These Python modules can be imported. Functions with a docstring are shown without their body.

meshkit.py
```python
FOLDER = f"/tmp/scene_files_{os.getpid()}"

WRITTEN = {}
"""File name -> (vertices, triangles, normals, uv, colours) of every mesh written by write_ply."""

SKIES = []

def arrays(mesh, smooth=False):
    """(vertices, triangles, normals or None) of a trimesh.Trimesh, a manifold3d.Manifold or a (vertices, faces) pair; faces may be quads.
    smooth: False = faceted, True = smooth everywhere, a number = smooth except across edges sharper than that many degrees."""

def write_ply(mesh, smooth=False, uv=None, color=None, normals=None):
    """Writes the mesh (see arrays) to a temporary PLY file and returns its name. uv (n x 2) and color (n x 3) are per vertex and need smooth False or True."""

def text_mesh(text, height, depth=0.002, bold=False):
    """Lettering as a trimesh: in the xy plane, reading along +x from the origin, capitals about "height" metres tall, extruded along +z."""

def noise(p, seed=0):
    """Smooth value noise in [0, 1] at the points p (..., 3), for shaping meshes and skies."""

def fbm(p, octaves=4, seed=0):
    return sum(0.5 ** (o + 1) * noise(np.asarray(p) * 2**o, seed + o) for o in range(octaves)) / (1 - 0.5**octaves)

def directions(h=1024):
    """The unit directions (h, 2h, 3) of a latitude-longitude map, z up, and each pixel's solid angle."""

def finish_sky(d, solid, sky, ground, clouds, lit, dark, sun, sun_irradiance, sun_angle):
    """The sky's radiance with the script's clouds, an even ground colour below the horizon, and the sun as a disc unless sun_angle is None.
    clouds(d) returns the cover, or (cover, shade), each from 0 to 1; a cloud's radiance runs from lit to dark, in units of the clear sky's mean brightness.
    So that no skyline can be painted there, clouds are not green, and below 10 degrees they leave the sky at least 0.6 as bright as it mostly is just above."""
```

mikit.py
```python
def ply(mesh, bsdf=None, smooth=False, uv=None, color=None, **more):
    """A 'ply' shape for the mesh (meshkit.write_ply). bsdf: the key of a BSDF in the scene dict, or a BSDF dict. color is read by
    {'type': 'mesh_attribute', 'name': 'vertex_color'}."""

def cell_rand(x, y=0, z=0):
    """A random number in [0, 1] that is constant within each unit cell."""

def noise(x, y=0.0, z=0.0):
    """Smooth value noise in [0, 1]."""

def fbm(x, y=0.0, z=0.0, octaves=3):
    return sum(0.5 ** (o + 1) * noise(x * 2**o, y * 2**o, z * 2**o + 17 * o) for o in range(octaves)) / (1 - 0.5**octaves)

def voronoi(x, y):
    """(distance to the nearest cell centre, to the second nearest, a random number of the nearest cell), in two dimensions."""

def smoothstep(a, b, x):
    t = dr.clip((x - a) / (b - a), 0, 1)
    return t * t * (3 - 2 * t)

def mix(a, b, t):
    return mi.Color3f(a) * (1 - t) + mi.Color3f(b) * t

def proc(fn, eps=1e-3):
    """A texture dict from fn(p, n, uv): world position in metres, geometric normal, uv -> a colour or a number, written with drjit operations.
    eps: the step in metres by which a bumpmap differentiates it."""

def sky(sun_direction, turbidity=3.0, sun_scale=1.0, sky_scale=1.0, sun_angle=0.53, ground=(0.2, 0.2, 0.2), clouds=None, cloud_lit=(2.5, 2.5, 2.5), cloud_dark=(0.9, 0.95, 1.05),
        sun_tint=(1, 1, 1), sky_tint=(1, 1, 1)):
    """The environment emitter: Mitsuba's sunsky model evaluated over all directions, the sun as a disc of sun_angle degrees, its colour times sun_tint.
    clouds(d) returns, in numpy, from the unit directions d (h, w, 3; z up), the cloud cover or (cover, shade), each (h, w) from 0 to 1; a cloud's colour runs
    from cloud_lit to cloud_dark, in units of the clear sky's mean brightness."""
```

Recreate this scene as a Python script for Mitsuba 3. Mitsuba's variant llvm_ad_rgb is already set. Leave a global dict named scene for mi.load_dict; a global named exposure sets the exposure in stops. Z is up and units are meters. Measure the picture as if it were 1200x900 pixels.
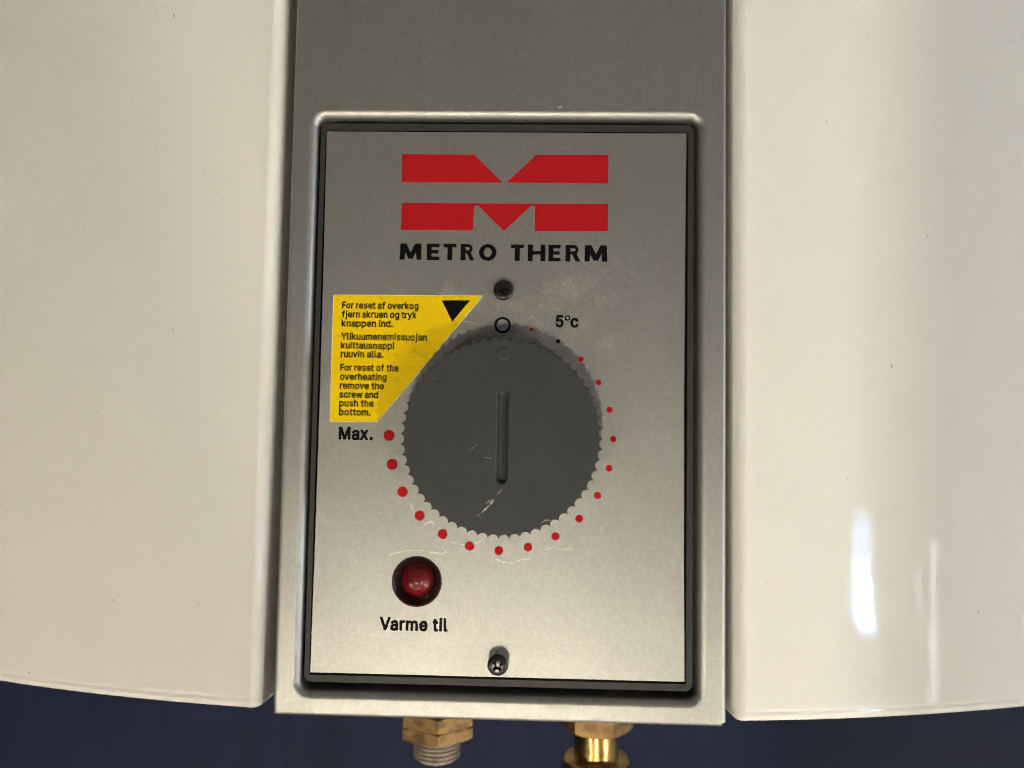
import math, random
import numpy as np, trimesh, mitsuba as mi, drjit as dr
import manifold3d as m3
from shapely import affinity
from shapely.geometry import Polygon, Point, box, LineString
from shapely.geometry.polygon import orient
from shapely.ops import unary_union
import meshkit, mikit
from mikit import proc, noise, fbm, voronoi, cell_rand, smoothstep, mix

T = mi.ScalarTransform4f
random.seed(7)
rng = np.random.default_rng(7)
scene, labels = {}, {}

# ------------------------------------------------------------------ camera, light, exposure
exposure = 2.26
CAM = np.array([0.01056, -0.25, -0.00910])
FWD = np.array([-0.02797, 0.99801, 0.05645])
UP = np.array([-0.01492, -0.05688, 0.99827])
scene['camera'] = {'type': 'thinlens', 'fov': 67.38, 'fov_axis': 'x', 'aperture_radius': 0.0013, 'focus_distance': 0.250,
                   'near_clip': 0.01, 'far_clip': 30.0,
                   'to_world': T().look_at(origin=CAM.tolist(), target=(CAM + FWD).tolist(), up=UP.tolist())}
# warm bulbs: two large ones behind the photographer, hung low, and small ones further to the sides (x, y, z, radius)
LAMPS = ((-0.075, -1.30, -0.81, 0.0213), (-0.84, -1.25, -0.80, 0.0140), (1.30, -1.20, -0.92, 0.0235),
         (1.13, -0.71, -1.06, 0.0065), (1.25, -0.55, -1.06, 0.0065), (1.29, -0.44, -1.06, 0.0065), (-1.13, -0.67, -1.06, 0.0065), (-1.09, -0.76, -1.06, 0.0065))
LAMP_RGB = (580.0, 525.0, 418.0)
WINDOW_RGB = (3.6, 6.2, 10.5)                  # overcast daylight through the window on the right
SIDE_WINDOW_RGB = (2.0, 2.25, 2.6)
STRIP_RGB = (4.2, 4.1, 4.2)


# ------------------------------------------------------------------ helpers (lengths inside the helpers are millimetres)
def concat(ms):
    return trimesh.util.concatenate(ms)


def put(key, mesh, bsdf, smooth=False, mm=True, **more):
    """One entry of the scene; a taken key gets a three-digit number."""
    k, n = key, 0
    while k in scene:
        n += 1
        k = f'{key}_{n:03d}'
    if hasattr(mesh, 'to_mesh'):
        q = mesh.to_mesh()
        mesh = trimesh.Trimesh(q.vert_properties[:, :3], q.tri_verts)
    mesh = mesh.copy()
    if mm:
        mesh.apply_scale(0.001)
    scene[k] = mikit.ply(mesh, bsdf, smooth=smooth, **more)
    return k


def polys(g):
    return [p for p in getattr(g, 'geoms', [g]) if p.geom_type == 'Polygon' and p.area > 1e-6]


XZ = np.array([[1, 0, 0, 0], [0, 0, -1, 0], [0, 1, 0, 0], [0, 0, 0, 1.0]])     # (x, y, h) -> (x, -h, y): out of the panel


def slab(poly, front, back):
    """The polygon (x, z) as a solid between depth front and depth back (smaller is nearer to the camera)."""
    m = concat([trimesh.creation.extrude_polygon(p, back - front, engine='earcut') for p in polys(poly)])
    m.apply_transform(XZ)
    m.apply_translation([0, back, 0])
    return m


def letters(text, h, bold=False, grow=0.0):
    m = meshkit.text_mesh(text, h, 1.0, bold)
    top = m.triangles[m.face_normals[:, 2] > 0.9][:, :, :2]
    g = unary_union([Polygon(t).buffer(1e-4) for t in top]).simplify(0.007 * h)
    return g.buffer(grow, 6) if grow else g


KERN = {'Va': -0.13, 'Yl': -0.05, 'ry': -0.05, 'af': -0.04, 'fj': -0.06, 'tr': -0.05, 'ov': -0.06, 've': -0.06, 'rk': -0.02, 'ew': -0.05, 'ax': -0.06, 'x.': 0.02, 'ru': -0.02, 'yk': -0.04,
        'uv': -0.06, 'vi': -0.04, 'ov': -0.06, 'Fo': -0.06, 're': -0.06, 'rm': -0.02, 'rn': -0.02, 'of': -0.05, 'rh': -0.02, 'at': -0.06, 'tt': -0.04, 'to': -0.05, 'ta': -0.05, 'it': -0.03, 'et': -0.06, 'ti': -0.02}


def fit_text(text, h, x0, x1, base, bold=False, grow=0.0, gap=0.10):
    """The line set glyph by glyph with an even gap, then scaled sideways to run from x0 to x1."""
    pen, out, last = 0.0, [], ''
    for c in text:
        if c == ' ':
            pen += 0.33 * h
            last = ''
            continue
        g = letters(c, h, bold, grow)
        a, _, b, _ = g.bounds
        pen += KERN.get(last + c, 0.0) * h
        out.append(affinity.translate(g, pen - a, 0))
        pen += b - a + gap * h
        last = c
    g = unary_union(out)
    a, _, b, _ = g.bounds
    s = (x1 - x0) / (b - a)
    return affinity.affine_transform(g, [s, 0, 0, 1, x0 - a * s, base])


def block_letter(c, x0, x1, z0, z1):
    """The heavy capitals of the name, drawn in their own proportions."""
    w, h = x1 - x0, z1 - z0
    t, v = 0.245 * h, 0.30 * h                          # bar and stem widths
    if c == 'E':
        g = unary_union([box(0, 0, v, h), box(0, 0, w, t * 0.86), box(0, h - t * 0.86, w, h), box(0, h / 2 - t * 0.40, w * 0.92, h / 2 + t * 0.46)])
    elif c == 'T':
        g = unary_union([box(0, h - t * 0.88, w, h), box(w / 2 - v / 2, 0, w / 2 + v / 2, h)])
    elif c == 'H':
        g = unary_union([box(0, 0, v, h), box(w - v, 0, w, h), box(0, h / 2 - t * 0.45, w, h / 2 + t * 0.45)])
    elif c == 'M':
        q = 0.225 * w
        g = unary_union([Polygon([(0, 0), (0.02 * w, h), (0.30 * w, h), (q, 0)]), Polygon([(w, 0), (0.98 * w, h), (0.70 * w, h), (w - q, 0)]),
                         Polygon([(0.06 * w, h), (0.30 * w, h), (0.5 * w, 0.45 * h), (0.70 * w, h), (0.94 * w, h), (0.60 * w, 0.06 * h), (0.40 * w, 0.06 * h)])])
    elif c == 'O':
        e = affinity.scale(Point(0, 0).buffer(1, 24), w / 2, h / 2 * 1.03)
        g = affinity.translate(e.difference(affinity.scale(Point(0, 0).buffer(1, 24), w / 2 - v, h / 2 - t * 0.86)), w / 2, h / 2)
    else:                                               # R
        r, k = 0.285 * h, 0.43 * h
        bowl = unary_union([box(0, k, w * 0.86 - r, h), affinity.translate(affinity.scale(Point(0, 0).buffer(1, 20), r, r), w * 0.86 - r, h - r)])
        eye = unary_union([box(v, k + 0.19 * h, w * 0.86 - r, h - 0.19 * h), affinity.translate(affinity.scale(Point(0, 0).buffer(1, 16), r * 0.36, r - 0.19 * h), w * 0.86 - r, h - r)])
        g = unary_union([bowl.difference(eye), box(0, 0, v, h), Polygon([(0.40 * w, k + 0.1 * h), (0.70 * w, k + 0.1 * h), (w, 0), (0.67 * w, 0)])])
    return affinity.translate(g, x0, z0)


def rr(x0, x1, z0, z1, r, n=8):
    pts = []
    for cx, cz, a in ((x1 - r, z1 - r, 0), (x0 + r, z1 - r, 90), (x0 + r, z0 + r, 180), (x1 - r, z0 + r, 270)):
        for k in range(n + 1):
            t = math.radians(a + 90 * k / n)
            pts.append((cx + r * math.cos(t), cz + r * math.sin(t)))
    return np.array(pts)


def rings(loops, closed=True, flip=False):
    """A skin through rows of 3D points, all of the same length."""
    loops = [np.asarray(l, float) for l in loops]
    n = len(loops[0])
    v = np.vstack(loops)
    f = []
    for r in range(len(loops) - 1):
        for i in range(n if closed else n - 1):
            a, b = r * n + i, r * n + (i + 1) % n
            c, d = a + n, b + n
            f += [[a, b, d], [a, d, c]] if not flip else [[a, d, b], [a, c, d]]
    return trimesh.Trimesh(v, f, process=False)


def lathe(profile, sections=64):
    """(radius, height) pairs turned round z."""
    return trimesh.creation.revolve(np.array(profile, float), sections=sections)


def facing(mesh, x, z, y=0.0):
    """A lathe whose +z looks out of the panel, moved to (x, z) at depth y."""
    mesh = mesh.copy()
    mesh.apply_transform(XZ)
    mesh.apply_translation([x, y, z])
    return mesh


def man(mesh):
    return m3.Manifold(m3.Mesh(np.asarray(mesh.vertices, np.float32), np.asarray(mesh.faces, np.uint32)))


def tag(key, label, cat=None, **more):
    labels[key] = {'label': label, **({'category': cat} if cat else {}), **more}


# ------------------------------------------------------------------ materials
def bs(name, d):
    scene[name] = d
    return name


def rgb(*c):
    return {'type': 'rgb', 'value': list(c)}


def twosided(d):
    return {'type': 'twosided', 'bsdf': d}


def silver_color(p, n, uv):
    x, y, z = p.x * 1000, p.y * 1000, p.z * 1000
    flake = cell_rand(x * 4.3, z * 4.3, y * 4.3) * 0.55 + noise(x * 2.1, z * 2.1, y) * 0.45 - 0.5
    spark = dr.select(cell_rand(x * 5.5 + 91, z * 5.5 + 13) > 0.9965, 0.35, 0.0)
    streak = noise(x * 1.7, z * 0.012, 3.0) - 0.5
    cloud = fbm(x * 0.035, z * 0.05, 5.0) - 0.5
    k = 1 + 0.20 * flake + 0.13 * (noise(x * 1.3 + 9, z * 1.3, y * 1.3) - 0.5) + 0.035 * streak + 0.07 * cloud + spark
    return mi.Color3f(0.455, 0.452, 0.430) * k


def panel_color(p, n, uv):
    x, z = p.x * 1000, p.z * 1000
    flake = cell_rand(x * 4.0 + 7, z * 4.0) * 0.5 + noise(x * 1.9, z * 1.9, 1.0) * 0.5 - 0.5
    cloud = fbm(x * 0.05 + 3, z * 0.05, 9.0) - 0.5
    # greasy dust rubbed in over the dial, and finger smears at the right of the lettering: grain, not light
    grit = smoothstep(0.60, 0.95, noise(x * 2.6, z * 2.6, 4.0))
    patch = smoothstep(0.45, 0.75, fbm(x * 0.11, z * 0.16, 2.0)) * smoothstep(34.0, 28.0, dr.abs(x - 6)) * smoothstep(16.0, 8.0, dr.abs(z - 29))
    smear = smoothstep(0.52, 0.80, fbm((x + z) * 0.55, (x - z) * 0.10, 6.0)) * smoothstep(17.0, 6.0, dr.sqrt(dr.square(x - 31) + dr.square(z - 40)))
    spark = dr.select(cell_rand(x * 3.2 + 31, z * 3.2 + 5) > 0.9975, 0.28, 0.0)
    k = 1 + 0.17 * flake + 0.13 * (noise(x * 1.3 + 5, z * 1.3, 2.5) - 0.5) + 0.08 * cloud + spark + patch * (0.12 + 0.55 * grit) + smear * (0.12 + 0.30 * grit)
    return mi.Color3f(0.455, 0.452, 0.430) * k


def shell_color(p, n, uv):
    x, y, z = p.x * 1000, p.y * 1000, p.z * 1000
    # fly specks and tiny chips: one candidate in each 9 mm cell, few of them filled
    u, w = x / 9, z / 9
    cx, cz = dr.floor(u), dr.floor(w)
    dx = (u - cx - 0.2 - 0.6 * cell_rand(cx, cz, 11)) * 9
    dz = (w - cz - 0.2 - 0.6 * cell_rand(cx, cz, 12)) * 9
    size = 0.06 + 0.30 * dr.square(dr.square(cell_rand(cx, cz, 13)))
    dx = dx + dz * (cell_rand(cx, cz, 15) - 0.5) * 1.2
    speck = smoothstep(size * 1.3, size * 0.7, dr.sqrt(dr.square(dx * 1.4) + dr.square(dz * (0.5 + 0.5 * cell_rand(cx, cz, 16)))))
    speck = dr.select(cell_rand(cx, cz, 14) < 0.24, speck, 0.0)
    k = 1 + 0.02 * (fbm(x * 0.03, z * 0.012, y * 0.03) - 0.5) + 0.03 * (noise(x * 1.5, z * 1.5, y * 1.5) - 0.5) + 0.02 * (cell_rand(x * 3.6, z * 3.6, y * 3.6) - 0.5)
    return mix(mi.Color3f(0.80, 0.79, 0.755) * k, mi.Color3f(0.20, 0.16, 0.12), speck * 0.75)


def shell_peel(p, n, uv):
    x, y, z = p.x * 1000, p.y * 1000, p.z * 1000
    return noise(x * 0.22 + y * 0.2, z * 0.05, 2.0) * 0.8 + noise(x * 0.6, z * 0.45, y * 0.6) * 0.2


def plastic_color(p, n, uv):
    x, z = p.x * 1000, p.z * 1000
    g = cell_rand(x * 4.4, z * 4.4, 2) - 0.5
    dust = smoothstep(0.80, 0.97, noise(x * 3.1, z * 3.1, 7.0)) * smoothstep(0.45, 0.7, fbm(x * 0.09, z * 0.09, 3.0))
    return mi.Color3f(0.040, 0.0435, 0.0425) * (1 + 0.40 * g + 0.15 * (fbm(x * 0.08, z * 0.08, 8.0) - 0.5)) + 0.03 * dust


def plastic_grain(p, n, uv):
    x, z = p.x * 1000, p.z * 1000
    return noise(x * 3.0, z * 3.0, 1.0)


def sticker_color(p, n, uv):
    x, z = p.x * 1000, p.z * 1000
    wear = smoothstep(0.62, 0.80, fbm(x * 0.35, z * 0.5, 12.0))
    return mix(mi.Color3f(0.80, 0.56, 0.002), mi.Color3f(0.64, 0.42, 0.006), wear * 0.5) * (1 + 0.06 * (cell_rand(x * 4, z * 4, 4) - 0.5))


def red_color(p, n, uv):
    x, z = p.x * 1000, p.z * 1000
    return mi.Color3f(0.40, 0.008, 0.012) * (1 + 0.22 * (cell_rand(x * 4.5, z * 4.5, 6) - 0.5))


def brass_color(p, n, uv):
    x, y, z = p.x * 1000, p.y * 1000, p.z * 1000
    t = smoothstep(0.40, 0.70, fbm(x * 0.16, y * 0.16, z * 0.22))
    return mix(mi.Color3f(0.44, 0.29, 0.10), mi.Color3f(0.24, 0.15, 0.06), t)


def dull_color(p, n, uv):
    x, y, z = p.x * 1000, p.y * 1000, p.z * 1000
    t = smoothstep(0.35, 0.70, fbm(x * 0.22, y * 0.22, z * 0.35))
    g = 1 + 0.3 * (noise(x * 1.6, y * 1.6, z * 1.6) - 0.5)
    return mix(mi.Color3f(0.25, 0.155, 0.058), mi.Color3f(0.135, 0.082, 0.038), t) * g


def thread_color(p, n, uv):
    x, y, z = p.x * 1000, p.y * 1000, p.z * 1000
    t = fbm(x * 0.3, y * 0.3, z * 0.6)
    return mix(mi.Color3f(0.22, 0.18, 0.14), mi.Color3f(0.44, 0.38, 0.32), t)


def navy_color(p, n, uv):
    x, z = p.x * 1000, p.z * 1000
    roll = 0.5 * noise(x * 0.16, z * 0.03, 1.0) + 0.3 * noise(x * 0.03, z * 0.02, 4.0) + 0.2 * noise(x * 0.7, z * 0.5, 2.0)
    return mi.Color3f(0.0055, 0.0098, 0.034) * (0.78 + 0.44 * roll)


def navy_bump(p, n, uv):
    x, z = p.x * 1000, p.z * 1000
    return 0.6 * noise(x * 0.35, z * 0.22, 1.0) + 0.4 * noise(x * 0.9, z * 0.8, 5.0)


SILVER = bs('silver_paint', twosided({'type': 'principled', 'base_color': proc(silver_color), 'metallic': 0.93, 'roughness': 0.46, 'specular': 0.5}))
PANEL = bs('panel_foil', twosided({'type': 'principled', 'base_color': proc(panel_color), 'metallic': 0.93, 'roughness': 0.46, 'specular': 0.5}))
SHELL = bs('white_enamel', twosided({'type': 'bumpmap', 'height': proc(shell_peel, eps=4e-4), 'scale': 0.5e-4,
                                     'bsdf': {'type': 'roughplastic', 'diffuse_reflectance': proc(shell_color), 'alpha': 0.006, 'int_ior': 1.5}}))
KNOB = bs('knob_plastic', twosided({'type': 'bumpmap', 'height': proc(plastic_grain, eps=1e-4), 'scale': 2e-5,
                                    'bsdf': {'type': 'principled', 'base_color': proc(plastic_color), 'roughness': 0.46, 'specular': 0.30}}))
RUBBER = bs('gasket_rubber', twosided({'type': 'principled', 'base_color': rgb(0.034, 0.035, 0.034), 'roughness': 0.5, 'specular': 0.3}))
INK = bs('black_ink', twosided({'type': 'principled', 'base_color': rgb(0.003, 0.003, 0.003), 'roughness': 0.6, 'specular': 0.1}))
RED = bs('red_ink', twosided({'type': 'principled', 'base_color': proc(red_color), 'roughness': 0.6, 'specular': 0.15}))
YELLOW = bs('yellow_print', twosided({'type': 'principled', 'base_color': proc(sticker_color), 'roughness': 0.5, 'specular': 0.15}))
PAPER = bs('sticker_edge', twosided({'type': 'diffuse', 'reflectance': rgb(0.82, 0.74, 0.45)}))
SCREW = bs('black_steel', twosided({'type': 'principled', 'base_color': rgb(0.020, 0.019, 0.018), 'metallic': 0.4, 'roughness': 0.27, 'specular': 0.55}))
BEZEL = bs('bezel_plastic', twosided({'type': 'principled', 'base_color': rgb(0.012, 0.003, 0.003), 'roughness': 0.3, 'specular': 0.4}))
LENSMAT = bs('red_lens', twosided({'type': 'principled', 'base_color': rgb(0.135, 0.003, 0.006), 'roughness': 0.24, 'specular': 0.6, 'clearcoat': 0.4, 'clearcoat_gloss': 0.8}))
GLUE = bs('dried_glue', twosided({'type': 'principled', 'base_color': rgb(0.72, 0.70, 0.64), 'roughness': 0.22, 'specular': 0.6}))
SCUFF = bs('chalky_scuff', twosided({'type': 'diffuse', 'reflectance': rgb(0.40, 0.39, 0.36)}))
BRASS = bs('brass', twosided({'type': 'principled', 'base_color': proc(brass_color), 'metallic': 1.0, 'roughness': 0.26}))
DULLBRASS = bs('dull_brass', twosided({'type': 'principled', 'base_color': proc(dull_color), 'metallic': 0.8, 'roughness': 0.5}))
THREAD = bs('dirty_thread', twosided({'type': 'principled', 'base_color': proc(thread_color), 'metallic': 0.35, 'roughness': 0.6}))
COPPER = bs('copper', twosided({'type': 'roughconductor', 'material': 'Cu', 'alpha': 0.2}))
NAVY = bs('navy_wall_paint', twosided({'type': 'bumpmap', 'height': proc(navy_bump, eps=1e-3), 'scale': 1.2e-4,
                                       'bsdf': {'type': 'principled', 'base_color': proc(navy_color), 'roughness': 0.6, 'specular': 0.15}}))
NAVY2 = bs('navy_paint', twosided({'type': 'diffuse', 'reflectance': rgb(0.040, 0.048, 0.090)}))
GREYW = bs('pale_grey_paint', twosided({'type': 'diffuse', 'reflectance': rgb(0.40, 0.40, 0.42)}))
FLOORM = bs('pale_floor', twosided({'type': 'diffuse', 'reflectance': rgb(0.36, 0.34, 0.31)}))
CEILM = bs('ceiling_paint', twosided({'type': 'diffuse', 'reflectance': rgb(0.40, 0.38, 0.35)}))
FRAMEM = bs('white_joinery', twosided({'type': 'principled', 'base_color': rgb(0.75, 0.74, 0.72), 'roughness': 0.4}))
SHADEM = bs('black_lampshade', twosided({'type': 'principled', 'base_color': rgb(0.03, 0.03, 0.03), 'roughness': 0.4}))

# ------------------------------------------------------------------ the room (structure)
X0, X1, Y0, Y1, Z0, Z1 = -2600, 3200, -3800, 270, -1620, 900


def quad(a, b, c, d):
    return trimesh.Trimesh([a, b, c, d], [[0, 1, 2], [0, 2, 3]], process=False)


def room(key, mesh, m):
    labels[put(key, mesh, m)] = {'kind': 'structure'}


def solid(x0, x1, y0, y1, z0, z1):
    m = trimesh.creation.box(extents=(x1 - x0, y1 - y0, z1 - z0))
    m.apply_translation(((x0 + x1) / 2, (y0 + y1) / 2, (z0 + z1) / 2))
    return m


room('wall', solid(X0 - 100, X1 + 100, Y1, Y1 + 100, Z0 - 100, Z1 + 100), NAVY)
room('floor', solid(X0 - 100, X1 + 100, Y0 - 100, Y1 - 2, Z0 - 100, Z0), FLOORM)
room('ceiling', solid(X0 - 100, X1 + 100, Y0 - 100, Y1 - 2, Z1, Z1 + 100), CEILM)
room('back_wall', solid(X0 - 100, X1 + 100, Y0 - 100, Y0, Z0 + 2, Z1 - 2), NAVY2)
room('left_wall', solid(X0 - 100, X0, Y0 + 2, Y1 - 2, Z0 + 2, Z1 - 2), NAVY2)
WIN = ((-3480, -3080, -1120, -430), (-2370, -2250, -1450, -480), (-600, 200, -900, 500))           # openings in the right wall: y from, y to, z from, z to
rw = []
for a, b, z0, z1 in ((Y0 + 2, WIN[0][0], None, None), (*WIN[0],), (WIN[0][1], WIN[1][0], None, None), (*WIN[1],), (WIN[1][1], WIN[2][0], None, None), (*WIN[2],), (WIN[2][1], Y1 - 2, None, None)):
    for c, d in (((Z0 + 2, Z1 - 2),) if z0 is None else ((Z0 + 2, z0), (z1, Z1 - 2))):
        rw.append(solid(X1, X1 + 100, a, b, c, d))
rw = concat(rw)
room('right_wall', rw, GREYW)

# ------------------------------------------------------------------ the white shell of the heater
def shell_y(x):
    t = x - 75.4
    return -2.4 + 0.09 * t + 0.00105 * t * t


ZB, ZT = -100.2, 520.0


def shell_mesh(side):
    """Plan (x, y) of one half, from the flange in the gap round to the wall, swept along a vertical profile with a rolled lower lip."""
    plan = [(73.3, 26.0), (74.0, 8.5)]
    cx, cy, r = 78.55, 1.6, 3.95                     # rolled vertical edge
    for a in np.linspace(-160, -86, 11):
        plan.append((cx + r * math.cos(math.radians(a)), cy + r * math.sin(math.radians(a))))
    for x in np.r_[80.2, 82, 84, 87, 90:214:4]:
        plan.append((x, shell_y(x)))
    x, y = plan[-1]
    a0 = math.atan(0.09 + 0.0021 * (x - 76))
    R = 42.0
    for a in np.linspace(a0, math.pi / 2, 14)[1:]:
        plan.append((x + R * (math.sin(a) - math.sin(a0)), y + R * (math.cos(a0) - math.cos(a))))
    plan.append((plan[-1][0], 268.0))
    plan = np.array(plan)
    d = np.gradient(plan, axis=0)
    d /= np.linalg.norm(d, axis=1, keepdims=True)
    inward = np.stack([-d[:, 1], d[:, 0]], 1)
    # (height above the lower edge, inset): flat wall, a shallow crease, the lip, the return underneath
    prof = [(ZT - ZB, 0), (40, 0), (12, 0), (6, 0), (4.4, 0.0), (3.9, 0.05), (3.5, 0.16), (3.2, 0.20), (2.9, 0.15), (2.5, 0.10)]
    for a in np.linspace(5, 90, 14):
        prof.append((2.4 - 2.4 * math.sin(math.radians(a)), 0.10 + 2.0 * (1 - math.cos(math.radians(a)))))
    prof += [(0.0, 6.0), (0.0, 9.0)]
    loops = []
    for h, ins in prof:
        q = plan + inward * np.minimum(ins, 9.0)
        if ins > 2.2:
            q = plan + inward * 2.1 + (inward * (ins - 2.1)) * np.linspace(0.25, 1, len(plan))[:, None]
        loops.append(np.column_stack([q[:, 0], q[:, 1], np.full(len(q), ZB + h)]))
    m = rings(loops, closed=False)
    if side < 0:
        m.vertices[:, 0] *= -1
        m.faces = m.faces[:, ::-1]
    return m


KL = put('water_heater__shell', shell_mesh(-1), SHELL, smooth=35)
KR = put('water_heater__shell', shell_mesh(1), SHELL, smooth=35)
labels[KL] = {'label': 'glossy white curved shell half left of the grey strip'}
labels[KR] = {'label': 'glossy white curved shell half with a window reflection'}
put('water_heater__bottom_plate', solid(-236, 236, 70, 266, -96, -92), SHELL)
put('water_heater__top_plate', solid(-236, 236, 70, 266, 512, 516), SHELL)

# ------------------------------------------------------------------ the silver strip with its recess
HF = -2.0                                            # depth of its front
OX0, OX1, OZ0, OZ1 = -62.7, 63.6, -94.0, 93.0        # opening
RO = 2.6


def housing_mesh():
    out = np.array([(-70.95, 520), (-70.95, -101.2), (-70.4, -101.9), (71.5, -101.9), (71.75, -101.0), (72.6, -100.7), (72.6, 520)], float)
    n = len(out)
    nrm = []
    for i in range(n):
        a, b, c = out[i - 1], out[i], out[(i + 1) % n]
        e, f = (b - a) / np.linalg.norm(b - a), (c - b) / np.linalg.norm(c - b)
        ne, nf = np.array([-e[1], e[0]]), np.array([-f[1], f[0]])   # inward for counter-clockwise
        mi_ = ne + nf
        nrm.append(mi_ / max(0.3, (mi_ @ ne)))
    nrm = np.array(nrm)
    nrm[0] = (1, 0)
    nrm[-1] = (-1, 0)
    ro = 1.5
    loops = []
    for t in np.radians(np.linspace(0, 90, 9)):
        q = out + nrm * ro * (1 - math.sin(t))
        loops.append(np.column_stack([q[:, 0], np.full(n, HF + ro * (1 - math.cos(t))), q[:, 1]]))
    loops.append(np.column_stack([out[:, 0], np.full(n, 24.0), out[:, 1]]))
    rim = rings(loops, closed=False, flip=True)
    hole = []
    for t in np.radians(np.linspace(0, 90, 11)):
        d = RO * (1 - math.sin(t))
        q = rr(OX0 - d, OX1 + d, OZ0 - d, OZ1 + d, 3.2 + d, 10)
        hole.append(np.column_stack([q[:, 0], np.full(len(q), HF + RO * (1 - math.cos(t))), q[:, 1]]))
    q = rr(OX0, OX1, OZ0, OZ1, 3.2, 10)
    hole.append(np.column_stack([q[:, 0], np.full(len(q), 12.0), q[:, 1]]))
    inner = rings(hole, closed=True)
    flat = Polygon(out + nrm * ro, [hole[0][:, [0, 2]]])
    v, f = trimesh.creation.triangulate_polygon(flat, engine='earcut')
    v = np.column_stack([v[:, 0], np.full(len(v), HF), v[:, 1]])
    face = trimesh.Trimesh(v, f, process=False)
    if face.face_normals[0][1] > 0:
        face.faces = face.faces[:, ::-1]
    m = concat([rim, inner, face])
    m.merge_vertices(digits_vertex=5)
    trimesh.repair.fix_normals(m)
    return m


put('water_heater__housing', housing_mesh(), SILVER, smooth=38)
put('water_heater__recess_plate', slab(Polygon(rr(OX0 - 1, OX1 + 1, OZ0 - 1, OZ1 + 1, 3)), 11.6, 13.0), SILVER)

fleck = concat([trimesh.creation.icosphere(subdivisions=2, radius=r_) for r_ in (0.55, 0.4)])
fleck.vertices[:42 * 0 + len(fleck.vertices) // 2] += [0.5, 0, 0.15]
fleck.vertices *= [1, 0.25, 0.6]
fleck.apply_translation([17.6, HF, 96.6])
put('water_heater__housing__paint_fleck', fleck, GLUE, smooth=True)

# gasket: dark frame with a softened outer edge
gi = Polygon([(-60.35, 89.35), (60.55, 89.35), (60.45, -89.75), (-60.35, -89.75)])
gm = []
for k, (d, y0, y1) in enumerate(((0.0, 0.9, 4.6), (0.12, 0.7, 0.9), (0.35, 0.6, 0.7))):
    gm.append(slab(Polygon(rr(-62.0 + d, 62.5 - d, -92.0 + d, 91.9 - d, 2.3 - d)).difference(gi), y0, y1 + (0.02 if k else 0)))
put('water_heater__gasket', concat(gm), RUBBER)

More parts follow.
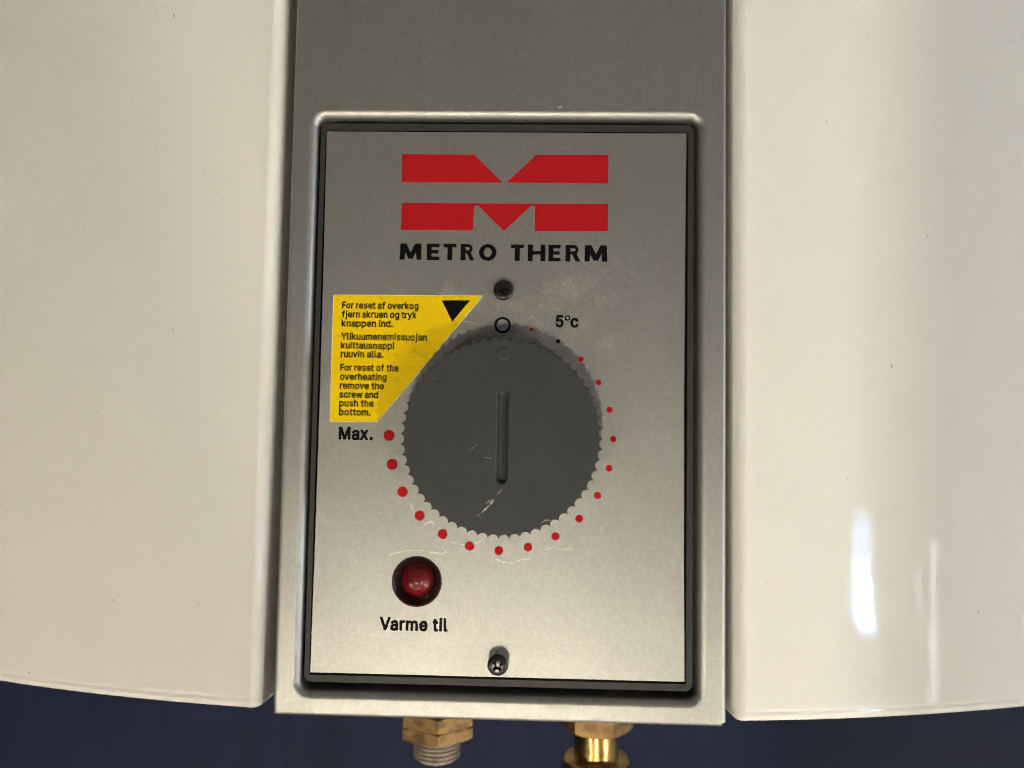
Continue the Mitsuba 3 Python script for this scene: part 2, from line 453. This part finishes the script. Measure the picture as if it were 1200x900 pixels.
# ------------------------------------------------------------------ control panel
PW, PH = 59.86, 88.83
plate = Polygon([(-PW, PH), (-PW + 0.25, 40), (-PW + 0.35, 0), (-PW + 0.25, -45), (-PW, -PH), (PW, -PH), (PW - 0.35, -45), (PW - 0.5, 0), (PW - 0.35, 40), (PW, PH)])
CP = 'water_heater__control_panel'
LX, LZ = -26.1, -59.2                                 # pilot lamp
plate = plate.difference(Point(LX, LZ).buffer(7.9, 24))
put(CP, concat([slab(plate, 0.22, 1.6), slab(plate.buffer(-0.10), 0.0, 0.24)]), PANEL)
put('water_heater__panel_support', slab(box(-56, -86, 56, 86).difference(Point(LX, LZ).buffer(7.8, 24)), 1.5, 11.7), RUBBER)


def ink(name, poly, m=INK, t=0.05):
    return put(f'{CP}__{name}', slab(poly, -t, 0.03), m)


# emblem: two red bars cut so that an M appears
ink('emblem', unary_union([Polygon([(-34.4, 81.2), (-10.2, 81.2), (-0.65, 71.75), (-34.25, 71.6)]), Polygon([(0.55, 71.75), (10.3, 81.2), (34.25, 81.35), (34.2, 71.8)])]), RED)
ink('emblem', unary_union([Polygon([(-34.05, 64.7), (34.25, 64.9), (34.25, 64.2), (-34.05, 64.0)]), Polygon([(-34.05, 64.7), (-9.95, 64.7), (-10.2, 55.75), (-34.1, 55.6)]),
                           Polygon([(-9.3, 64.72), (9.7, 64.8), (0.0, 55.5)]), Polygon([(10.2, 64.8), (34.25, 64.9), (34.25, 55.8), (10.25, 55.65)])]), RED)
# name under it, letter by letter (x from, x to)
name = [('M', 55, 209), ('E', 246, 336), ('T', 363, 455), ('R', 485, 583), ('O', 614, 738)]
name2 = [('T', 59, 149), ('H', 178, 301), ('E', 322, 407), ('R', 441, 547), ('M', 574, 733)]
gl = []
for base_px, items in ((460, name), (590, name2)):
    for c, a, b in items:
        x0, x1 = ((base_px + a / 6.0) - 590.0) * 0.2815 - 0.28, ((base_px + b / 6.0) - 590.0) * 0.2815 - 0.28
        gl.append(block_letter(c, x0, x1, 45.65, 51.1))
ink('name_lettering', unary_union(gl))

# dial scale
DCX, DCZ, DR = 0.15, -12.30, 36.45
ink('zero_mark', Point(0.15, 24.3).buffer(2.75, 24).difference(Point(0.15, 24.3).buffer(1.95, 24)))
rad = [0.62, 0.72, 0.92, 0.90, 0.98, 1.03, 1.10, 1.17, 1.23, 1.32, 1.38, 1.42, 1.5, 1.6, 1.66, 1.72, 1.80, 1.82]
for i, r in enumerate(rad):
    a = math.radians(75 - 15 * i)
    k = ink('scale_dot', Point(DCX + DR * math.cos(a), DCZ + DR * math.sin(a)).buffer(r, 14), INK if i == 1 else RED)
    if i == 1:
        labels[k] = {'label': 'black dot of the dial scale'}
ink('temperature_lettering', unary_union([fit_text('5', 3.6, 17.5, 20.15, 24.05, True, 0.13),
                                          Point(21.35, 26.95).buffer(0.92, 16).difference(Point(21.35, 26.95).buffer(0.46, 16)),
                                          fit_text('c', 3.6, 22.3, 25.0, 24.05, True, 0.13)]))
ink('max_lettering', fit_text('Max.', 3.75, -52.85, -41.6, -13.75, True, 0.15))
ink('lamp_lettering', fit_text('Varme til', 3.75, -37.75, -15.85, -74.65, True, 0.14))

# dried glue and scratches on the foil, each a thin raised thread
def thread_line(pts, w, n=14, wob=0.10, keep=0.8):
    """A broken thread along the points, of uneven width."""
    line = LineString(pts)
    ds = np.linspace(0, line.length, n)
    q = np.array([line.interpolate(d).coords[0] for d in ds]) + np.cumsum(rng.normal(0, wob * 0.5, (n, 2)), 0) * [0.2, 0.6] * 0.6
    parts = [LineString(q[i:i + 2]).buffer(w * (0.20 + 0.80 * rng.random() ** 2) / 2, 3) for i in range(n - 1) if rng.random() < keep]
    return unary_union(parts)


for pts, w in (([(-35.3, -50.8), (-30.1, -49.4), (-24.5, -49.3), (-17.9, -50.2), (-16.9, -49.5)], 0.42), ([(-2, -52.0), (-0.2, -51.6), (1, -52.3), (5.0, -52.6), (7.0, -51.6), (10.5, -51.1)], 0.55),
               ([(14.4, -48.2), (17.5, -47.4), (20.0, -47.9), (24.2, -47.6)], 0.35), ([(-24.2, -41.2), (-22.0, -39.8), (-20.8, -40.9)], 0.5), ([(-15.5, -46.2), (-12.6, -46.9), (-10.8, -47.2)], 0.3),
               ([(-7.6, -46.6), (-5.5, -45.8)], 0.4), ([(-28.5, -34.5), (-27.6, -37.2)], 0.5)):
    put(f'{CP}__glue_residue', slab(thread_line(pts, w * 1.25, 16, 0.10, 0.92), -0.10, 0.02), GLUE)
for pts, w in (([(14.8, 33.5), (17.2, 30.8), (18.8, 29.1)], 0.22), ([(19.6, 83.6), (21.0, 84.6)], 0.3), ([(-15.0, 25.8), (-9.5, 25.1)], 0.25)):
    put(f'{CP}__scratch', slab(thread_line(pts, w, 6, 0.03, 1.0), -0.04, 0.02), GLUE)

# ------------------------------------------------------------------ warning sticker
ST = 'water_heater__warning_sticker'
st = Polygon([(-56.0, 33.75), (-6.35, 34.0), (-40.15, -8.1), (-55.95, -8.3)])
put(ST, slab(st, -0.07, 0.02), PAPER)
put(ST + '__print', slab(st.buffer(-0.17, join_style='mitre'), -0.12, -0.03), YELLOW)
put(ST + '__arrow', slab(Polygon([(-20.0, 32.25), (-10.6, 32.4), (-16.4, 25.15)]), -0.16, -0.09), INK)
rows = (('For reset af overkog', 29.25, -27.6), ('fjern skruen og tryk', 26.25, -28.2), ('knappen ind.', 23.25, -35.95), ('Ylikuumenemissuojan', 18.9, -24.6), ('kuittausnappi', 15.95, -35.3),
        ('ruuvin alla.', 13.1, -38.8), ('For reset of the', 8.65, -33.7), ('overheating', 5.65, -37.5), ('remove the', 2.7, -38.3), ('screw and', -0.2, -40.2), ('push the', -3.05, -41.55), ('bottom.', -5.95, -42.5))
for text, base, xe in rows:
    put(ST + '__lettering', slab(fit_text(text, 2.12, -52.95, xe, base, True, 0.055, 0.095), -0.16, -0.09), INK)

# ------------------------------------------------------------------ knob
KX, KZ, KH, KR_ = 0.75, -11.9, 9.6, 31.75
fl = Point(0, 0).buffer(KR_, 90)
for i in range(60):
    a = 2 * math.pi * (i + 0.4) / 60
    fl = fl.difference(Point(32.2 * math.cos(a), 32.2 * math.sin(a)).buffer(1.66, 8))
cs = m3.CrossSection([np.array(orient(fl).exterior.coords)[:-1]])
body = cs.extrude(KH - 1.1) + cs.extrude(0.3, scale_top=(0.9915, 0.9915)).translate([0, 0, KH - 1.1])
body = body.translate([0, 0, 0.8]) + m3.Manifold.cylinder(1.5, 12, 12, 48).translate([0, 0, -0.2])
s0, s1 = np.array([0.32, 13.0]), np.array([0.32, -13.0])
tool = m3.Manifold.batch_hull([m3.Manifold.sphere(1.72, 32).translate([s0[0], s0[1], KH - 0.35]), m3.Manifold.sphere(1.72, 32).translate([s1[0], s1[1], KH - 0.35])])
lead = m3.Manifold.batch_hull([m3.Manifold.cylinder(0.9, 1.35, 2.25, 32).translate([q[0], q[1], KH - 0.62]) for q in (s0, s1)])
body = body - tool - lead
q = body.to_mesh()
kb = facing(trimesh.Trimesh(q.vert_properties[:, :3], q.tri_verts), KX, KZ)
put('water_heater__dial_knob', kb, KNOB, smooth=28)
put('water_heater__dial_knob__pointer_button', facing(lathe([(0, -0.2), (2.0, -0.2), (2.05, 0.10), (1.9, 0.24), (1.65, 0.28), (0, 0.28)], 40), KX + 0.15, KZ + 25.9, -KH), KNOB, smooth=40)
for pts, w in (([(-6.9, -24.9), (-5.3, -23.4), (-3.9, -22.0), (-2.4, -20.2), (-1.3, -18.6)], 0.75), ([(-1.2, -18.6), (0.3, -16.6)], 0.28), ([(-4.6, -21.0), (-2.6, -19.5)], 0.4),
               ([(-10.1, -4.8), (-8.4, -3.4), (-7.6, -2.8)], 0.2), ([(-5.0, -6.6), (-3.1, -6.9)], 0.28), ([(12.9, -26.6), (14.0, -25.7), (15.5, -25.6)], 0.4), ([(-22.0, 17.2), (-20.9, 17.9)], 0.25)):
    put('water_heater__dial_knob__scuff', slab(affinity.translate(thread_line(pts, w, 13, 0.05, 0.75), KX, KZ), -KH - 0.04, -KH + 0.05), SCUFF)


# ------------------------------------------------------------------ screws
def screw(x, z, lift, r, turn, tilt=0.0):
    """A black pan head with a cross recess standing `lift` off the panel."""
    h = 1.5
    pts = [(0, -lift - 1), (1.9, -lift - 1), (1.9, -0.1), (r - 0.25, -0.1), (r, 0.15), (r, 0.55)]
    for a in np.radians(np.linspace(8, 88, 9)):
        pts.append((r * math.cos(a) ** 0.45 * 0.99, 0.55 + (h - 0.55) * math.sin(a)))
    pts.append((0, h))
    b = man(lathe(pts, 48))
    cut = m3.Manifold()
    for k in (0, 90):
        arm = m3.Manifold.batch_hull([m3.Manifold.cube([4.1, 1.15, 0.02], True).translate([0, 0, h + 0.3]), m3.Manifold.cube([1.5, 0.65, 0.02], True).translate([0, 0, h - 1.25])])
        cut = cut + arm.rotate([0, 0, k + turn])
    cut = cut + m3.Manifold.cylinder(1.5, 0.5, 1.15, 4).rotate([0, 0, 45 + turn]).translate([0, 0, h - 1.3])
    b = (b - cut).rotate([tilt, 0, 0]).translate([0, 0, lift])
    q = b.to_mesh()
    return facing(trimesh.Trimesh(q.vert_properties[:, :3], q.tri_verts), x, z)


k = put('water_heater__screw', screw(0.35, 35.5, 1.3, 3.3, 8), SCREW, smooth=35)
labels[k] = {'label': 'black cross-head screw above the dial'}
k = put('water_heater__screw', screw(0.62, -84.05, 2.8, 3.3, 38, 4), SCREW, smooth=35)
labels[k] = {'label': 'black cross-head screw at the lower edge, standing proud'}

# ------------------------------------------------------------------ red pilot lamp
IL = 'water_heater__indicator_lamp'
put(IL, facing(lathe([(0, -4.4), (8.1, -4.4), (8.1, 0.15), (7.95, 0.28), (7.6, 0.28), (7.4, 0.05), (6.6, -1.0), (5.7, -2.2), (5.3, -2.6), (0, -2.6)], 72), LX, LZ), BEZEL, smooth=30)
dome = [(0, -2.9), (5.25, -2.9), (5.25, -2.5)]
for r in np.linspace(5.2, 0, 44):
    dome.append((r, -2.5 + 3.2 * (1 - (r / 5.25) ** 2) ** 0.85 + 0.05 * math.cos(r * 4.6) * (r < 3.7)))
put(IL + '__lens', facing(lathe(dome, 72), LX, LZ), LENSMAT, smooth=50)

tag('water_heater', 'white electric water heater with grey control strip, red emblem and dial, on navy wall', 'water heater')

# ------------------------------------------------------------------ brass connections under it
def hexagon(r, z0, z1, turn, cham=1.2):
    p = np.array([(r * math.sin(math.radians(turn + 60 * k)), -r * math.cos(math.radians(turn + 60 * k))) for k in range(6)])
    h = m3.CrossSection([p]).extrude(z1 - z0).translate([0, 0, z0])
    c = man(lathe([(0, z0), (r * 0.90, z0), (r * 1.02, z0 + cham), (r * 1.02, z1 - cham), (r * 0.90, z1), (0, z1)], 64))
    return h ^ c


def at(man_or_mesh, x, y, dz=0.0):
    if hasattr(man_or_mesh, 'to_mesh'):
        q = man_or_mesh.to_mesh()
        man_or_mesh = trimesh.Trimesh(q.vert_properties[:, :3], q.tri_verts)
    m = man_or_mesh.copy()
    m.apply_translation([x, y, dz])
    return m


FY = 102.0
nx, cx = -30.2, 41.0
NP = 'pipe_nipple'
put(NP + '__neck', at(lathe([(0, -139.2), (12.5, -139.2), (12.5, -95), (0, -95)], 48), nx, FY, 4.2), DULLBRASS, smooth=30)
put(NP + '__hex_collar', at(hexagon(17.45, -145.05, -139, 7.5, 0.35), nx, FY, 4.2), DULLBRASS)
put(NP + '__hex_nut', at(hexagon(17.7, -150.4, -145.0, 7.5, 0.8), nx, FY, 4.2), DULLBRASS)
tp = [(0, -149.5), (9.4, -149.5), (9.2, -151.4)]
z = -151.6
while z > -159.0:
    tp += [(9.5, z), (10.45, z - 0.75), (10.45, z - 1.0), (9.5, z - 1.75)]
    z -= 1.81
tp += [(8.4, z - 0.9), (7.4, z - 1.2), (7.2, z + 6), (0, z + 6)]
put(NP + '__thread', at(lathe(tp[::-1], 64), nx, FY, 4.2), THREAD, smooth=30)
tag(NP, 'stubby brass hex nipple with dirty open thread under the left of the strip', 'pipe fitting')

CO = 'pipe_coupling'
put(CO + '__neck', at(lathe([(0, -137.2), (12.5, -137.2), (12.5, -95), (0, -95)], 48), cx, FY, 3.8), DULLBRASS, smooth=30)
put(CO + '__hex_nut', at(hexagon(16.2, -145.4, -137, 21, 1.0), cx, FY, 3.8), DULLBRASS)
put(CO + '__barrel', at(lathe([(0, -159), (9.95, -159), (9.95, -144), (0, -144)], 96), cx, FY, 3.8), BRASS, smooth=30)
put(CO + '__union_nut', at(lathe([(0, -182), (14.2, -182), (15.3, -181), (15.3, -160.2), (14.9, -159.1), (14.0, -158.5), (10.2, -158.3), (0, -158.3)], 96), cx, FY, 3.8), BRASS, smooth=30)
put(CO + '__pipe', at(lathe([(0, -1622), (7.5, -1622), (7.5, -181), (0, -181)], 40), cx, FY, 3.8), COPPER, smooth=30)
tag(CO, 'shiny brass coupling with wide collar under the right of the strip', 'pipe fitting')

# ------------------------------------------------------------------ what lights it: a row of low pendant lamps, a window with blinds, a white door
LAMP_LABELS = ('warm pendant bulb with black shade straight behind the photographer', 'warm pendant bulb with black shade to the left behind the photographer', 'warm pendant bulb with black shade farthest right behind the photographer',
               'tiny pendant bulb at right, outermost from the navy wall of three', 'tiny pendant bulb at right, middle one of three', 'tiny pendant bulb at right, nearest the navy wall of three',
               'tiny pendant bulb at far left, nearer the navy wall', 'tiny pendant bulb at far left, farther from the navy wall')
for lx, ly, lz, lr in LAMPS:
    k, n = 'pendant_lamp', 0
    while k in labels:
        n += 1
        k = f'pendant_lamp_{n:03d}'
    X, Y, Z, R = lx * 1000, ly * 1000, lz * 1000, lr * 1000
    b = trimesh.creation.icosphere(subdivisions=3, radius=R)
    b.apply_translation([X, Y, Z])
    put(k + '__bulb', b, SHADEM, smooth=True, emitter={'type': 'area', 'radiance': rgb(*LAMP_RGB)})
    put(k + '__cord', solid(X - 2, X + 2, Y - 2, Y + 2, Z + R + 71, Z1 - 1), SHADEM)
    h = R + 40
    put(k + '__lamp_shade', at(lathe([(R * 0.6, Z + R * 0.7), (R * 0.6, Z + h - 2), (h * 0.95, Z + h - 2), (h * 0.95, Z + h), (14, Z + h + 30), (0, Z + h + 32), (0, Z + h - 2)], 40), X, Y), SHADEM, smooth=30)
    tag(k, LAMP_LABELS[n], 'lamp', group='pendant lamps behind the photographer')



def window(key, y0, y1, z0, z1, bars, radiance, label):
    parts = [solid(X1 - 20, X1 + 60, y0, y0 + 30, z0, z1), solid(X1 - 20, X1 + 60, y1 - 30, y1, z0, z1), solid(X1 - 20, X1 + 60, y0 + 30, y1 - 30, z0, z0 + 30), solid(X1 - 20, X1 + 60, y0 + 30, y1 - 30, z1 - 30, z1)]
    for k in range(bars):
        c = y0 + (y1 - y0) * (k + 1) / (bars + 1)
        parts.append(solid(X1, X1 + 50, c - 14, c + 14, z0 + 30, z1 - 30))
    p = quad([X1 + 55, y0 + 20, z0 + 20], [X1 + 55, y0 + 20, z1 - 20], [X1 + 55, y1 - 20, z1 - 20], [X1 + 55, y1 - 20, z0 + 20])
    if p.face_normals[0][0] > 0:
        p.faces = p.faces[:, ::-1]
    put(key + '__frame', concat(parts), FRAMEM)
    put(key + '__pane', p, FRAMEM, emitter={'type': 'area', 'radiance': rgb(*radiance)})
    tag(key, label, 'window')


window('window', *WIN[0], 1, WINDOW_RGB, 'white framed window in the right wall, its upper half behind upright blind slats')
for k in range(8):
    c = WIN[0][0] + 40 + k * 46
    put('window__blind_slat', solid(X1 - 8, X1 - 4, c - 15, c + 15, WIN[0][2] + (380 if k % 3 else 300), WIN[0][3] - 32), FRAMEM)
window('window_001', *WIN[2], 1, SIDE_WINDOW_RGB, 'wide white framed window close to the navy wall')
window('window_002', *WIN[1], 0, STRIP_RGB, 'narrow upright strip window in the right wall')

# ------------------------------------------------------------------ the photographer, standing a little to the right, who shades part of the shell
SKIN = bs('skin', twosided({'type': 'principled', 'base_color': rgb(0.48, 0.30, 0.22), 'roughness': 0.5}))
KNIT = bs('dark_jumper', twosided({'type': 'diffuse', 'reflectance': rgb(0.035, 0.037, 0.045)}))
JEANS = bs('dark_trousers', twosided({'type': 'diffuse', 'reflectance': rgb(0.04, 0.045, 0.06)}))
HAIR = bs('brown_hair', twosided({'type': 'diffuse', 'reflectance': rgb(0.05, 0.03, 0.02)}))
PHONE = bs('phone_black', twosided({'type': 'principled', 'base_color': rgb(0.02, 0.02, 0.022), 'roughness': 0.25}))


def bones(chain, fine=12.0):
    m = m3.Manifold()
    for a, ra, b, rb in chain:
        m = m + m3.Manifold.batch_hull([m3.Manifold.sphere(ra, 20).translate(list(a)), m3.Manifold.sphere(rb, 20).translate(list(b))])
    q = m.refine_to_length(fine).to_mesh()
    t = trimesh.Trimesh(q.vert_properties[:, :3], q.tri_verts)
    trimesh.smoothing.filter_taubin(t, iterations=6)
    return t


BX, BY = 274, -600
J = {'pel': (BX, BY, -720), 'wai': (BX, BY, -560), 'che': (BX, BY, -340), 'nek': (BX - 5, BY + 10, -150), 'hed': (BX - 10, BY + 30, -20)}
for sgn, k in ((-1, 'l'), (1, 'r')):
    J['hip' + k] = (BX + sgn * 90, BY, -760)
    J['kne' + k] = (BX + sgn * 100, BY + 20, -1170)
    J['ank' + k] = (BX + sgn * 105, BY - 10, -1540)
    J['toe' + k] = (BX + sgn * 125, BY + 130, -1595)
    J['sho' + k] = (BX + sgn * 170, BY + 10, -230)
J['elbl'], J['wril'] = (BX - 200, BY - 30, -500), (BX - 190, BY + 50, -740)
J['elbr'], J['wrir'] = (392, -450, -440), (160, -340, -75)
arms = [(J['shol'], 52, J['elbl'], 42), (J['elbl'], 42, J['wril'], 27), (J['shor'], 52, J['elbr'], 42), (J['elbr'], 42, J['wrir'], 27)]
trunk = [(J['pel'], 125, J['wai'], 112), (J['wai'], 112, J['che'], 122), (J['che'], 118, J['nek'], 55), (J['che'], 105, J['shol'], 55), (J['che'], 105, J['shor'], 55)]
legs = []
for k in 'lr':
    legs += [(J['pel'], 100, J['hip' + k], 85), (J['hip' + k], 85, J['kne' + k], 55), (J['kne' + k], 52, J['ank' + k], 38)]
head = [(J['nek'], 52, J['hed'], 55), (J['hed'], 78, (BX - 10, BY + 45, 20), 80), (J['hed'], 62, (BX - 12, BY + 70, -55), 38), ((BX - 12, BY + 118, -25), 10, (BX - 12, BY + 108, 5), 9)]
hands = []
w, ex = J['wrir'], 62                                # the right hand round the end of the phone
hands += [(w, 26, (ex + 6, -292, -30 + 45), 27)]
for dz_, ln in ((25, 62), (8, 70), (-9, 66), (-25, 52)):
    k1 = (ex - 14, -250, 20 + dz_)
    hands += [((ex + 4, -280, 15 + dz_), 9, (ex + 4, -255, 19 + dz_), 9), ((ex + 4, -255, 19 + dz_), 9, k1, 8), (k1, 8, (ex - ln * 0.55, -248, 20 + dz_), 7)]
hands += [((ex + 6, -292, 25), 14, (ex - 16, -292, 35), 10), ((ex - 16, -292, 35), 10, (ex - 42, -281, 43), 9)]
w = J['wril']                                          # the left hand hangs, a little curled
pl = (w[0] + 4, w[1] + 14, w[2] - 62)
hands += [(w, 26, pl, 27)]
for dy_, ln in ((24, 68), (8, 76), (-8, 71), (-23, 56)):
    k0, k1 = (pl[0], pl[1] + dy_, pl[2] - 18), (pl[0] + 6, pl[1] + dy_ + 4, pl[2] - 18 - ln * 0.55)
    hands += [((pl[0], pl[1] + dy_ * 0.7, pl[2]), 9, k0, 9), (k0, 9, k1, 8), (k1, 8, (pl[0] + 22, pl[1] + dy_ + 4, pl[2] - 18 - ln), 7)]
hands += [((pl[0] + 6, pl[1] + 18, pl[2] + 20), 13, (pl[0] + 16, pl[1] + 44, pl[2] - 4), 10), ((pl[0] + 16, pl[1] + 44, pl[2] - 4), 10, (pl[0] + 20, pl[1] + 50, pl[2] - 32), 8)]
put('person__body', bones(trunk + arms + legs + head + hands + [(J['ank' + k], 36, J['toe' + k], 26) for k in 'lr'], 14), SKIN, smooth=True)
put('person__jumper', bones([(a, ra + 9, b, rb + 9) for a, ra, b, rb in trunk[:2] + trunk[3:] + arms], 14), KNIT, smooth=True)
put('person__trousers', bones([(a, ra + 9, b, rb + 9) for a, ra, b, rb in legs], 14), JEANS, smooth=True)
put('person__shoe', bones([(J['ankl'], 44, (J['ankl'][0], J['ankl'][1], -1578), 42), ((J['ankl'][0], J['ankl'][1], -1578), 42, J['toel'], 34)], 14), SHADEM, smooth=True)
put('person__shoe', bones([(J['ankr'], 44, (J['ankr'][0], J['ankr'][1], -1578), 42), ((J['ankr'][0], J['ankr'][1], -1578), 42, J['toer'], 34)], 14), SHADEM, smooth=True)
put('person__hair', bones([((BX - 10, BY - 8, -10), 78, (BX - 10, BY + 18, 40), 84), ((BX - 10, BY - 8, -10), 78, (BX - 8, BY - 14, -60), 58)], 10), HAIR, smooth=True)
tag('person', 'person in dark jumper and trousers holding up a phone in the right hand', 'person')
ph = m3.CrossSection([rr(-128, 20, -9, 63, 8)]).extrude(8)
q = ph.to_mesh()
pm = trimesh.Trimesh(q.vert_properties[:, :3], q.tri_verts)
pm.apply_transform(XZ)
pm.apply_translation([CAM[0] * 1000 + 2, -262, CAM[2] * 1000])
put('phone', pm, PHONE)
tag('phone', 'black phone held on its long side in front of the dark jumper', 'phone')
